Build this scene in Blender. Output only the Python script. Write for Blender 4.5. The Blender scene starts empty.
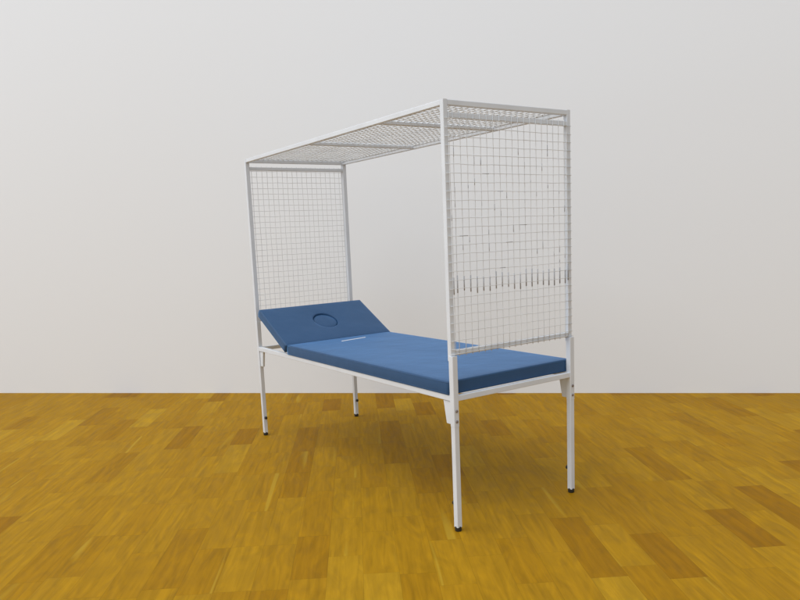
import bpy, bmesh, math, random
from mathutils import Vector, Matrix
random.seed(7)
S = bpy.context.scene
COL = S.collection
L, W, H = 1.95, 0.693, 1.753          # couch length, width, cage height (metres)
TH = 2.15106                           # heading of the couch

# ------------------------------------------------------------------ materials
def new_mat(name):
    m = bpy.data.materials.new(name); m.use_nodes = True
    nt = m.node_tree
    b = nt.nodes['Principled BSDF']
    return m, nt, b

def N(nt, t, **kw):
    n = nt.nodes.new(t)
    for k, v in kw.items(): setattr(n, k, v)
    return n

def math_n(nt, op, a=None, b=None):
    n = N(nt, 'ShaderNodeMath', operation=op)
    for i, x in enumerate((a, b)):
        if x is None: continue
        if isinstance(x, (int, float)): n.inputs[i].default_value = x
        else: nt.links.new(x, n.inputs[i])
    return n.outputs[0]

def noise_bump(nt, b, scale, strength, dist=0.002, vec=None):
    t = N(nt, 'ShaderNodeTexNoise'); t.inputs['Scale'].default_value = scale; t.inputs['Detail'].default_value = 4
    if vec is None:
        tc = N(nt, 'ShaderNodeTexCoord'); vec = tc.outputs['Object']
    nt.links.new(vec, t.inputs['Vector'])
    bp = N(nt, 'ShaderNodeBump'); bp.inputs['Strength'].default_value = strength; bp.inputs['Distance'].default_value = dist
    nt.links.new(t.outputs['Fac'], bp.inputs['Height'])
    nt.links.new(bp.outputs['Normal'], b.inputs['Normal'])
    return t

def paint(name, base, rough, var=0.04, metallic=0.0):
    m, nt, b = new_mat(name)
    b.inputs['Roughness'].default_value = rough
    b.inputs['Metallic'].default_value = metallic
    t = noise_bump(nt, b, 160, 0.06, 0.001)
    t2 = N(nt, 'ShaderNodeTexNoise'); t2.inputs['Scale'].default_value = 9; t2.inputs['Detail'].default_value = 5
    tc = N(nt, 'ShaderNodeTexCoord'); nt.links.new(tc.outputs['Object'], t2.inputs['Vector'])
    r = N(nt, 'ShaderNodeMapRange')
    r.inputs['From Min'].default_value = 0.3; r.inputs['From Max'].default_value = 0.7
    r.inputs['To Min'].default_value = 1 - var; r.inputs['To Max'].default_value = 1 + var
    nt.links.new(t2.outputs['Fac'], r.inputs['Value'])
    mx = N(nt, 'ShaderNodeVectorMath', operation='SCALE'); mx.inputs[0].default_value = base
    nt.links.new(r.outputs['Result'], mx.inputs['Scale'])
    nt.links.new(mx.outputs[0], b.inputs['Base Color'])
    return m

M_TUBE = paint('white_powder_coat', (0.63, 0.67, 0.725), 0.38)
M_WIRE = paint('white_coated_wire', (0.62, 0.64, 0.66), 0.45, 0.10)
M_DARK_WIRE = paint('dark_grey_wire', (0.36, 0.37, 0.395), 0.5, 0.25)  # for the dark marks added on the foot-end mesh, not worn coating
M_BLACK = paint('black_plastic', (0.012, 0.012, 0.012), 0.45, 0.1)
M_BOLT = paint('dull_bolt_steel', (0.24, 0.20, 0.19), 0.4, 0.2, 0.4)
M_TAG = paint('white_fabric_tape', (0.8, 0.82, 0.84), 0.8)
M_BOARD = paint('grey_support_board', (0.35, 0.36, 0.37), 0.6)

def vinyl(name, base):
    m, nt, b = new_mat(name)
    b.inputs['Roughness'].default_value = 0.5
    b.inputs['Specular IOR Level'].default_value = 0.35
    b.inputs['Sheen Weight'].default_value = 0.8
    b.inputs['Sheen Roughness'].default_value = 0.35
    b.inputs['Sheen Tint'].default_value = (0.22, 0.50, 1.0, 1)
    tc = N(nt, 'ShaderNodeTexCoord')
    t = N(nt, 'ShaderNodeTexNoise'); t.inputs['Scale'].default_value = 3.2; t.inputs['Detail'].default_value = 3
    nt.links.new(tc.outputs['Object'], t.inputs['Vector'])
    t2 = N(nt, 'ShaderNodeTexNoise'); t2.inputs['Scale'].default_value = 420; t2.inputs['Detail'].default_value = 2
    nt.links.new(tc.outputs['Object'], t2.inputs['Vector'])
    b1 = N(nt, 'ShaderNodeBump'); b1.inputs['Strength'].default_value = 0.55; b1.inputs['Distance'].default_value = 0.02
    b2 = N(nt, 'ShaderNodeBump'); b2.inputs['Strength'].default_value = 0.25; b2.inputs['Distance'].default_value = 0.0012
    nt.links.new(t.outputs['Fac'], b1.inputs['Height']); nt.links.new(t2.outputs['Fac'], b2.inputs['Height'])
    nt.links.new(b1.outputs['Normal'], b2.inputs['Normal']); nt.links.new(b2.outputs['Normal'], b.inputs['Normal'])
    r = N(nt, 'ShaderNodeMapRange'); r.inputs['To Min'].default_value = 0.9; r.inputs['To Max'].default_value = 1.1
    nt.links.new(t.outputs['Fac'], r.inputs['Value'])
    mx = N(nt, 'ShaderNodeVectorMath', operation='SCALE'); mx.inputs[0].default_value = base
    nt.links.new(r.outputs['Result'], mx.inputs['Scale']); nt.links.new(mx.outputs[0], b.inputs['Base Color'])
    return m
M_VINYL = vinyl('blue_vinyl', (0.017, 0.063, 0.152))

def wall_mat():
    m, nt, b = new_mat('pale_grey_wall_paint')
    b.inputs['Roughness'].default_value = 0.9
    b.inputs['Specular IOR Level'].default_value = 0.1
    b.inputs['Base Color'].default_value = (0.738, 0.764, 0.800, 1)
    noise_bump(nt, b, 140, 0.05, 0.0008)
    return m
M_WALL = wall_mat()

def floor_mat():
    m, nt, b = new_mat('oak_strip_parquet')
    sw, bl = 0.135, 0.43
    tc = N(nt, 'ShaderNodeTexCoord')
    mp = N(nt, 'ShaderNodeMapping'); mp.inputs['Rotation'].default_value = (0, 0, -math.radians(1.9))
    nt.links.new(tc.outputs['Object'], mp.inputs['Vector'])
    sp = N(nt, 'ShaderNodeSeparateXYZ'); nt.links.new(mp.outputs[0], sp.inputs[0])
    x, y = sp.outputs['X'], sp.outputs['Y']
    xs = math_n(nt, 'DIVIDE', x, sw); si = math_n(nt, 'FLOOR', xs); xf = math_n(nt, 'FRACT', xs)
    wn = N(nt, 'ShaderNodeTexWhiteNoise', noise_dimensions='1D'); nt.links.new(math_n(nt, 'ADD', si, 41.0), wn.inputs['W'])
    ys = math_n(nt, 'ADD', math_n(nt, 'DIVIDE', y, bl), math_n(nt, 'MULTIPLY', wn.outputs['Value'], 7.3))
    # two block lengths: bend the running coordinate so that blocks differ
    ys = math_n(nt, 'ADD', ys, math_n(nt, 'MULTIPLY', math_n(nt, 'SINE', math_n(nt, 'MULTIPLY', ys, 2.1)), 0.13))
    bi = math_n(nt, 'FLOOR', ys); yf = math_n(nt, 'FRACT', ys)
    cv = N(nt, 'ShaderNodeCombineXYZ'); nt.links.new(math_n(nt, 'ADD', si, 23.0), cv.inputs['X']); nt.links.new(bi, cv.inputs['Y'])
    w2 = N(nt, 'ShaderNodeTexWhiteNoise', noise_dimensions='3D'); nt.links.new(cv.outputs[0], w2.inputs['Vector'])
    rnd = w2.outputs['Value']
    # block colour
    ramp = N(nt, 'ShaderNodeValToRGB'); cr = ramp.color_ramp
    cr.elements[0].position = 0.0; cr.elements[0].color = (0.240, 0.113, 0.004, 1)
    cr.elements[1].position = 1.0; cr.elements[1].color = (0.365, 0.210, 0.012, 1)
    for p, c in ((0.08, (0.272, 0.136, 0.0047, 1)), (0.20, (0.298, 0.154, 0.0055, 1)), (0.90, (0.330, 0.178, 0.0075, 1))):
        e = cr.elements.new(p); e.color = c
    nt.links.new(rnd, ramp.inputs['Fac'])
    # grain: stretched noise, shifted per block
    def stretched(sx, sy, scale, detail, dist=0.0):
        c = N(nt, 'ShaderNodeCombineXYZ')
        nt.links.new(math_n(nt, 'MULTIPLY', math_n(nt, 'ADD', x, math_n(nt, 'MULTIPLY', rnd, 31.0)), sx), c.inputs['X'])
        nt.links.new(math_n(nt, 'MULTIPLY', math_n(nt, 'ADD', y, math_n(nt, 'MULTIPLY', rnd, 57.0)), sy), c.inputs['Y'])
        t = N(nt, 'ShaderNodeTexNoise'); t.inputs['Scale'].default_value = scale; t.inputs['Detail'].default_value = detail
        t.inputs['Distortion'].default_value = dist
        nt.links.new(c.outputs[0], t.inputs['Vector'])
        return t.outputs['Fac']
    g1 = stretched(1.0, 0.07, 42, 7, 0.9)
    g2 = stretched(1.0, 0.30, 11, 5, 2.6)
    g3 = stretched(1.0, 0.06, 16, 1, 0.5)
    def rng(v, a, b_, c, d):
        r = N(nt, 'ShaderNodeMapRange'); nt.links.new(v, r.inputs['Value'])
        for k, q in zip(('From Min', 'From Max', 'To Min', 'To Max'), (a, b_, c, d)): r.inputs[k].default_value = q
        return r.outputs['Result']
    f = math_n(nt, 'MULTIPLY', rng(g1, 0.3, 0.7, 0.86, 1.13), rng(g2, 0.3, 0.7, 0.88, 1.13))
    # pale sapwood streaks
    sap = rng(g3, 0.70, 0.77, 0.0, 1.0)
    # joints
    e1 = math_n(nt, 'MINIMUM', xf, math_n(nt, 'SUBTRACT', 1.0, xf))
    e2 = math_n(nt, 'MINIMUM', yf, math_n(nt, 'SUBTRACT', 1.0, yf))
    j1 = rng(e1, 0.0, 0.014, 0.80, 1.0); j2 = rng(e2, 0.0, 0.005, 0.78, 1.0)
    j = math_n(nt, 'MULTIPLY', j1, j2)
    f = math_n(nt, 'MULTIPLY', f, j)
    sc = N(nt, 'ShaderNodeVectorMath', operation='SCALE')
    nt.links.new(ramp.outputs['Color'], sc.inputs[0]); nt.links.new(f, sc.inputs['Scale'])
    mix = N(nt, 'ShaderNodeMix', data_type='RGBA')
    mix.inputs['B'].default_value = (0.48, 0.33, 0.035, 1)
    nt.links.new(sc.outputs[0], mix.inputs['A'])
    nt.links.new(math_n(nt, 'MULTIPLY', sap, 0.38), mix.inputs['Factor'])
    nt.links.new(mix.outputs['Result'], b.inputs['Base Color'])
    rr = rng(g2, 0.3, 0.7, 0.5, 0.65); nt.links.new(rr, b.inputs['Roughness'])
    b.inputs['Specular IOR Level'].default_value = 0.05
    bp = N(nt, 'ShaderNodeBump'); bp.inputs['Strength'].default_value = 0.35; bp.inputs['Distance'].default_value = 0.0015
    hh = math_n(nt, 'ADD', j, math_n(nt, 'MULTIPLY', g1, 0.12))
    nt.links.new(hh, bp.inputs['Height']); nt.links.new(bp.outputs['Normal'], b.inputs['Normal'])
    return m
M_FLOOR = floor_mat()

# ------------------------------------------------------------------ mesh helpers
def P(u, v, z):                         # couch coordinates -> couch local
    return Vector((u - L / 2, W / 2 - v, z))

def link(name, bm, mats, parent=None, smooth=False, label=None):
    me = bpy.data.meshes.new(name)
    bmesh.ops.recalc_face_normals(bm, faces=bm.faces)
    bm.to_mesh(me); bm.free()
    for m in (mats if isinstance(mats, (list, tuple)) else [mats]): me.materials.append(m)
    if smooth:
        for p in me.polygons: p.use_smooth = True
    o = bpy.data.objects.new(name, me); COL.objects.link(o)
    if parent: o.parent = parent
    if label: o['label'] = label
    return o

def bar(bm, a, b, wx, wy, bev=0.0025, up=None):
    """square tube from a to b, rounded long edges"""
    a, b = Vector(a), Vector(b)
    d = (b - a).normalized()
    if up is None: up = Vector((0, 0, 1)) if abs(d.z) < 0.9 else Vector((0, 1, 0))
    s = d.cross(up).normalized(); t = s.cross(d).normalized()
    hx, hy = wx / 2, wy / 2
    prof = []
    for cx, cy, a0 in ((1, 1, 0), (-1, 1, 90), (-1, -1, 180), (1, -1, 270)):
        for k in range(4):
            an = math.radians(a0 + 30 * k)
            prof.append((cx * (hx - bev) + bev * math.cos(an), cy * (hy - bev) + bev * math.sin(an)))
    r0 = [bm.verts.new(a + s * x + t * y) for x, y in prof]
    r1 = [bm.verts.new(b + s * x + t * y) for x, y in prof]
    n = len(prof)
    for i in range(n): bm.faces.new((r0[i], r0[(i + 1) % n], r1[(i + 1) % n], r1[i]))
    bm.faces.new(r0[::-1]); bm.faces.new(r1)

def rod(bm, pts, r, n=6, mat=0):
    """round wire through points"""
    pts = [Vector(p) for p in pts]
    rings = []
    for i, p in enumerate(pts):
        d = (pts[min(i + 1, len(pts) - 1)] - pts[max(i - 1, 0)]).normalized()
        up = Vector((0, 0, 1)) if abs(d.z) < 0.9 else Vector((1, 0, 0))
        s = d.cross(up).normalized(); t = s.cross(d).normalized()
        rings.append([bm.verts.new(p + (s * math.cos(2 * math.pi * k / n) + t * math.sin(2 * math.pi * k / n)) * r) for k in range(n)])
    fs = []
    for a, b in zip(rings[:-1], rings[1:]):
        for k in range(n): fs.append(bm.faces.new((a[k], a[(k + 1) % n], b[(k + 1) % n], b[k])))
    fs.append(bm.faces.new(rings[0][::-1])); fs.append(bm.faces.new(rings[-1]))
    for f in fs: f.material_index = mat; f.smooth = True

def lathe(bm, origin, axis, prof, n=14):
    axis = Vector(axis).normalized(); origin = Vector(origin)
    up = Vector((0, 0, 1)) if abs(axis.z) < 0.9 else Vector((1, 0, 0))
    s = axis.cross(up).normalized(); t = s.cross(axis)
    rings = []
    for r, h in prof:
        rings.append([bm.verts.new(origin + axis * h + (s * math.cos(2 * math.pi * k / n) + t * math.sin(2 * math.pi * k / n)) * r) for k in range(n)])
    for a, b in zip(rings[:-1], rings[1:]):
        for k in range(n): bm.faces.new((a[k], a[(k + 1) % n], b[(k + 1) % n], b[k]))
    bm.faces.new(rings[0][::-1]); bm.faces.new(rings[-1])

# ------------------------------------------------------------------ setting
bm = bmesh.new()
g = [bm.verts.new(p) for p in ((-9, -6, 0), (9, -6, 0), (9, 5.5, 0), (-9, 5.5, 0))]
bm.faces.new(g)
fl = link('floor', bm, M_FLOOR); fl['kind'] = 'structure'
fl['label'] = 'golden oak parquet floor in staggered strips'
wa = math.radians(-11.9); wd = Vector((math.cos(wa), math.sin(wa), 0)); wn_ = Vector((-wd.y, wd.x, 0))
wc = Vector((-0.1603, 2.6957, 0))
bm = bmesh.new()
c8 = [wc + wd * a + wn_ * b + Vector((0, 0, z)) for z in (-0.02, 5.0) for a, b in ((-7, 0), (7, 0), (7, 0.12), (-7, 0.12))]
vs = [bm.verts.new(p) for p in c8]
for f in ((0, 1, 2, 3), (4, 5, 6, 7), (0, 1, 5, 4), (1, 2, 6, 5), (2, 3, 7, 6), (3, 0, 4, 7)): bm.faces.new([vs[i] for i in f])
wl = link('wall', bm, M_WALL); wl['kind'] = 'structure'
wl['label'] = 'plain pale grey wall behind the couch'

# ------------------------------------------------------------------ the couch
u_ = Vector((math.cos(TH), math.sin(TH), 0)); v_ = Vector((math.sin(TH), -math.cos(TH), 0))
root = bpy.data.objects.new('treatment_couch', None); COL.objects.link(root)
root.location = u_ * L / 2 + v_ * W / 2; root.rotation_euler = (0, 0, TH)
root.empty_display_size = 0.2
root['label'] = 'white steel treatment couch with blue padding and a wire mesh cage overhead'
root['category'] = 'couch'

ZJ = 0.745                              # top of the leg tubes
A, C_ = 0.0268, 0.022                    # leg tube and cage post widths
for ui, (u0, iu) in enumerate(((0.0, 1), (L, -1))):
    for v0, iv in ((0.0, 1), (W, -1)):
        bm = bmesh.new(); bar(bm, P(u0, v0, 0.452), P(u0, v0, ZJ if ui == 0 else ZJ), A, A, 0.003)
        leg = link('leg', bm, M_TUBE, root)
        bm = bmesh.new(); bar(bm, P(u0, v0, 0.018), P(u0, v0, 0.56), 0.0248, 0.0248, 0.0025)
        link('leg_insert', bm, M_TUBE, leg)
        bm = bmesh.new(); lathe(bm, P(u0, v0, 0), (0, 0, 1), [(0.0125, 0), (0.0145, 0.003), (0.0145, 0.017), (0.0125, 0.022)], 16)
        link('foot_cap', bm, M_BLACK, leg)
        bm = bmesh.new(); lathe(bm, P(u0 + iu * 0.0105, v0, 0.118), (iu, 0, 0), [(0.005, 0), (0.005, 0.006), (0.0095, 0.007), (0.0095, 0.014), (0.006, 0.017)], 12)
        link('adjusting_knob', bm, M_BLACK, leg)
        for zb in (0.518, 0.474):
            bm = bmesh.new(); lathe(bm, P(u0 - iu * (A / 2 - 0.001), v0, zb), (-iu, 0, 0), [(0.0065, 0), (0.0065, 0.004), (0.004, 0.006)], 6)
            link('bolt', bm, M_BOLT, leg)
        # tapered gusset under the side rail
        bm = bmesh.new()
        q = [(0.0145, 0.556), (0.064, 0.556), (0.046, 0.458), (0.0145, 0.458)]
        lo = [bm.verts.new(P(u0 + iu * a, v0 - 0.007, z)) for a, z in q]
        hi = [bm.verts.new(P(u0 + iu * a, v0 + 0.007, z)) for a, z in q]
        bm.faces.new(lo); bm.faces.new(hi[::-1])
        for i in range(4): bm.faces.new((lo[i], lo[(i + 1) % 4], hi[(i + 1) % 4], hi[i]))
        bmesh.ops.bevel(bm, geom=bm.edges[:], offset=0.002, segments=2, affect='EDGES')
        link('gusset', bm, M_TUBE, root)
        # cage post on top of the leg
        uc, pw = (u0 + 0.009, 0.022) if ui == 0 else (u0 + 0.001, 0.0255)
        bm = bmesh.new(); bar(bm, P(uc, v0, ZJ - 0.02), P(uc, v0, H), pw, pw, 0.0025)
        link('cage_post', bm, M_TUBE, root)

def part(name, a, b, wx, wy=None, m=M_TUBE, parent=root):
    bm = bmesh.new(); bar(bm, P(*a), P(*b), wx, wy or wx)
    return link(name, bm, m, parent)

# bed frame
for v0 in (0.0, W): part('side_rail', (0.012, v0, 0.5705), (L - 0.012, v0, 0.5705), 0.024, 0.026)
for u0 in (0.0, L): part('end_rail', (u0, 0.012, 0.5695), (u0, W - 0.012, 0.5695), 0.022, 0.024)
for u0 in (0.5, 1.0, 1.47): part('cross_slat', (u0, 0.012, 0.566), (u0, W - 0.012, 0.566), 0.03, 0.018)

# cage roof frame
uf, uh = 0.009, L + 0.001
for u0 in (uf, uh): part('roof_end_rail', (u0, 0.0105, H - 0.0115), (u0, W - 0.0105, H - 0.0115), 0.0215, 0.0215)
for v0 in (0.0, W): part('roof_side_rail', (uf + 0.0105, v0, H - 0.011), (uh - 0.0105, v0, H - 0.011), 0.021, 0.021)
for u0 in (0.476, 1.15): part('roof_crossbar', (u0, 0.010, H - 0.0125), (u0, W - 0.009, H - 0.0125), 0.020, 0.016)

# mesh panels
WR = 0.0014
def jit(a): return random.uniform(-a, a)
def end_mesh(name, u0, out, dark):
    fr = part(name, (u0, 0.0105, 1.695), (u0, W - 0.0105, 1.695), 0.02, 0.02)       # upper bar of the panel
    part('lower_bar', (u0, 0.0105, 0.7565), (u0, W - 0.0105, 0.7565), 0.02, 0.021, parent=fr)
    bm = bmesh.new()
    uw = u0 + out * 0.0125                                                          # wires lie on the outer face
    nv = 20; step = (W + 0.004) / nv
    for i in range(nv + 1):
        v = -0.002 + i * step
        if v < 0.013 or v > W - 0.013: v = min(max(v, 0.0135), W - 0.0135)
        pts, zz = [], 0.742
        while zz < 1.712:
            pts.append(P(uw + jit(0.0009), v + jit(0.0011), zz)); zz += 0.07
        pts.append(P(uw, v, 1.712))
        rod(bm, pts, WR)
        if dark:                                                                    # short dark stretches added to copy cut-out remnants
            z0 = 0.999 + jit(0.006) + 0.004 * math.sin(i); z1 = z0 + 0.066 + jit(0.012)
            rod(bm, [P(uw - out * -0.0004, v, z0), P(uw - out * -0.0004, v, z1)], WR * 1.9, 6, 1)
            for k in range(random.choice((1, 1, 2, 3))):
                z0 = random.uniform(1.09, 1.62); rod(bm, [P(uw + out * 0.0003, v, z0), P(uw + out * 0.0003, v, z0 + random.uniform(0.01, 0.035))], WR * 1.08, 6, 1)
    z = 0.772; uw2 = uw + out * 2 * WR
    while z < 1.69:
        pts = [P(uw2 + jit(0.0006), -0.0085 + k * (W + 0.017) / 12, z + jit(0.0013)) for k in range(13)]
        rod(bm, pts, WR * 0.8)
        if dark and z > 1.05 and random.random() < 0.35:  # same added dark marks on some cross wires
            v0 = random.uniform(0.02, 0.5); rod(bm, [P(uw2 + out * 0.0003, v0, z), P(uw2 + out * 0.0003, v0 + random.uniform(0.02, 0.05), z)], WR * 1.05, 6, 1)
        z += 0.0350
    # lower edge of the mesh folded round the bar
    z = 0.7515
    rod(bm, [P(uw2 + out * 0.001, -0.012 + k * (W + 0.024) / 12, z + jit(0.003)) for k in range(13)], WR)
    o = link('wire_mesh', bm, [M_WIRE, M_DARK_WIRE], fr)
    if dark: o['label'] = 'wire mesh of the foot end with a band of darker wires across it'
    return fr
end_mesh('end_panel', uf, -1, True)
end_mesh('end_panel', uh, 1, False)
bm = bmesh.new()
zr = H - 0.0030
n = 20
for i in range(n + 1):
    v = min(max(i * W / n, 0.012), W - 0.012)
    rod(bm, [P(0.012 + k * (L - 0.024) / 26, v + jit(0.001), zr + jit(0.001)) for k in range(27)], WR * 1.35)
n = 56
for i in range(n + 1):
    u = min(max(i * L / n, 0.022), L - 0.022)
    rod(bm, [P(u + jit(0.001), 0.004 + k * (W - 0.008) / 10, zr + 2 * WR + jit(0.0006)) for k in range(11)], WR * 1.35)
link('roof_mesh', bm, M_WIRE, root)

# ------------------------------------------------------------------ padding
def pad(name, cu, cv, lu, lv, t, holes=None, parent=root):
    """upholstered pad, local: x along the couch, y across, top at z=0; optional round hole (x, y, r)"""
    a, b, r = lu / 2, lv / 2, 0.006
    hx, hy, hr = holes if holes else (0, 0, 0.02)
    corner = [math.atan2(sy * b - hy, sx * a - hx) for sx in (1, -1) for sy in (1, -1)]
    angs = sorted(set([-math.pi + 2 * math.pi * k / 96 for k in range(96)] + corner))
    def rim(an):
        dx, dy = math.cos(an), math.sin(an); k = []
        if abs(dx) > 1e-9: k.append(((a if dx > 0 else -a) - hx) / dx)
        if abs(dy) > 1e-9: k.append(((b if dy > 0 else -b) - hy) / dy)
        k = min(q for q in k if q > 0); return hx + dx * k, hy + dy * k
    bm = bmesh.new(); rings = []
    def ring(inset, z):
        o = []
        for an in angs:
            x, y = rim(an)
            o.append(bm.verts.new((x * (a - inset) / a, y * (b - inset) / b, z)))
        rings.append(o)
    def ring_mid(f, z, rr=None):
        o = []
        for an in angs:
            x, y = rim(an); x, y = x * (a - 0.03) / a, y * (b - 0.03) / b
            qx, qy = hx + (hr + 0.012) * math.cos(an), hy + (hr + 0.012) * math.sin(an)
            o.append(bm.verts.new((x + (qx - x) * f, y + (qy - y) * f, z)))
        rings.append(o)
    def circ(rr, z):
        rings.append([bm.verts.new((hx + rr * math.cos(an), hy + rr * math.sin(an), z)) for an in angs])
    ring(0.02, -t); ring(r * 0.6, -t)
    for k in range(5):
        an = math.pi / 2 * k / 4; ring(r * 0.5 * (1 - math.sin(an)), -t + r * 0.5 * (1 - math.cos(an)))
    ring(-0.0015, -t * 0.5)
    for k in range(6):
        an = math.pi / 2 * k / 5; ring(r * (1 - math.cos(an)), -r + r * math.sin(an) - 0.002)
    ring(r + 0.012, -0.0006)
    for f, z in ((0, 0), (0.3, 0.001), (0.6, 0.0012), (1, 0.0006)): ring_mid(f, z)
    if holes:
        for rr, z in ((hr + 0.004, 0.0), (hr + 0.0012, -0.0012), (hr, -0.004), (hr, -t + 0.004)): circ(rr, z)
    n = len(angs)
    for p, q in zip(rings[:-1], rings[1:]):
        for k in range(n): bm.faces.new((p[k], p[(k + 1) % n], q[(k + 1) % n], q[k]))
    bm.faces.new(rings[0][::-1]); bm.faces.new(rings[-1])
    return link(name, bm, M_VINYL, parent, smooth=True)

ZT = 0.642
u_a, u_b, TK = 0.0165, 1.512, 0.0600
mt = pad('mattress', 0, 0, u_b - u_a, 0.722, TK)
mt.location = P((u_a + u_b) / 2, 0.345, ZT)
def seam(parent, lu, lv, t):
    bm = bmesh.new()
    a, b = lu / 2 - 0.0005, lv / 2 - 0.0005
    for z in (-0.0085, -t + 0.006):
        pts = []
        for x0, y0, x1, y1 in ((-a, -b, a, -b), (a, -b, a, b), (a, b, -a, b), (-a, b, -a, -b)):
            k = 24
            pts += [(x0 + (x1 - x0) * i / k, y0 + (y1 - y0) * i / k, z + jit(0.0004)) for i in range(k)]
        pts.append(pts[0]); rod(bm, pts, 0.0016, 6)
    link('seam', bm, M_VINYL, parent)
# white tape near the head section
bm = bmesh.new(); bar(bm, (0.60, 0.075, 0.0012), (0.625, -0.105, 0.0012), 0.0022, 0.010, 0.0008, up=Vector((1, 0.15, 0)))
tp = link('white_tape', bm, M_TAG, mt)

AN = math.radians(28)
PL, PW, PT = 0.402, 0.738, 0.055
hl = (0.205 - PL / 2, 0.0, 0.080)
bk = pad('backrest', 0, 0, PL, PW, PT, holes=hl)
d = Vector((math.cos(AN), 0, math.sin(AN)))
bk.location = P(1.505, 0.345, ZT) + d * (PL / 2)
bk.rotation_euler = (0, -AN, 0)
bm = bmesh.new()
lathe(bm, (hl[0], hl[1], 0), (0, 0, 1), [(0.05, -PT + 0.006), (0.0755, -PT + 0.008), (0.0755, -0.013), (0.0735, -0.0095), (0.069, -0.0072), (0.05, -0.0050), (0.02, -0.0040)], 56)
link('face_hole_cushion', bm, M_VINYL, bk, smooth=True)
seam(mt, u_b - u_a, 0.722, TK); seam(bk, PL, PW, PT)
# board and strut that carry the backrest
bm = bmesh.new(); bar(bm, (-PL / 2 + 0.02, 0, -PT - 0.006), (PL / 2 - 0.03, 0, -PT - 0.006), PW - 0.10, 0.010, 0.002, up=Vector((0, 0, 1)))
link('backrest_board', bm, M_BOARD, bk)
part('backrest_strut', (1.76, 0.346, 0.70), (1.93, 0.346, 0.575), 0.018)

# ------------------------------------------------------------------ light
w = bpy.data.worlds.new('World'); S.world = w; w.use_nodes = True
nt = w.node_tree; bg = nt.nodes['Background']
tc = N(nt, 'ShaderNodeTexCoord')
dt = N(nt, 'ShaderNodeVectorMath', operation='DOT_PRODUCT'); dt.inputs[1].default_value = Vector((-0.7, 0.1, 0.45)).normalized()
nt.links.new(tc.outputs['Generated'], dt.inputs[0])
mr = N(nt, 'ShaderNodeMapRange'); nt.links.new(dt.outputs['Value'], mr.inputs['Value'])
mr.inputs['From Min'].default_value = -1; mr.inputs['From Max'].default_value = 1
mr.inputs['To Min'].default_value = 0.36; mr.inputs['To Max'].default_value = 1.24
nt.links.new(mr.outputs['Result'], bg.inputs['Strength'])
bg.inputs['Color'].default_value = (0.96, 0.98, 1.0, 1)

def area(name, loc, target, size, power, col=(1, 1, 1)):
    ld = bpy.data.lights.new(name, 'AREA'); ld.shape = 'SQUARE'; ld.size = size; ld.energy = power; ld.color = col
    o = bpy.data.objects.new(name, ld); COL.objects.link(o); o.location = loc
    o.rotation_euler = (Vector(target) - Vector(loc)).to_track_quat('-Z', 'Y').to_euler()
    return o
area('softbox', (-13.0, -7.5, 22.0), (0, 1.4, 0.6), 24.0, 4300)

# ------------------------------------------------------------------ camera
cx, cy, cz, pitch, f, sx, sy, roll = -0.283426, -2.799483, 1.229084, 0.141848, 0.699447, -17.838, 38.955, 0.045881
fw = Vector((0, math.cos(pitch), -math.sin(pitch))); up = Vector((0, math.sin(pitch), math.cos(pitch))); rt = Vector((1, 0, 0))
c, s = math.cos(roll), math.sin(roll)
r2 = rt * c - up * s; u2 = rt * s + up * c
cd = bpy.data.cameras.new('camera'); cam = bpy.data.objects.new('camera', cd); COL.objects.link(cam)
m = Matrix((( r2.x, u2.x, -fw.x, cx), (r2.y, u2.y, -fw.y, cy), (r2.z, u2.z, -fw.z, cz), (0, 0, 0, 1)))
cam.matrix_world = m
cd.sensor_fit = 'HORIZONTAL'; cd.sensor_width = 36; cd.lens = f * 1000 / 800 * 36
cd.shift_x = -sx / 800; cd.shift_y = sy / 800
cd.clip_start = 0.05; cd.clip_end = 200
S.camera = cam
S.view_settings.view_transform = 'Standard'; S.view_settings.look = 'None'
S.view_settings.exposure = 0; S.view_settings.gamma = 1
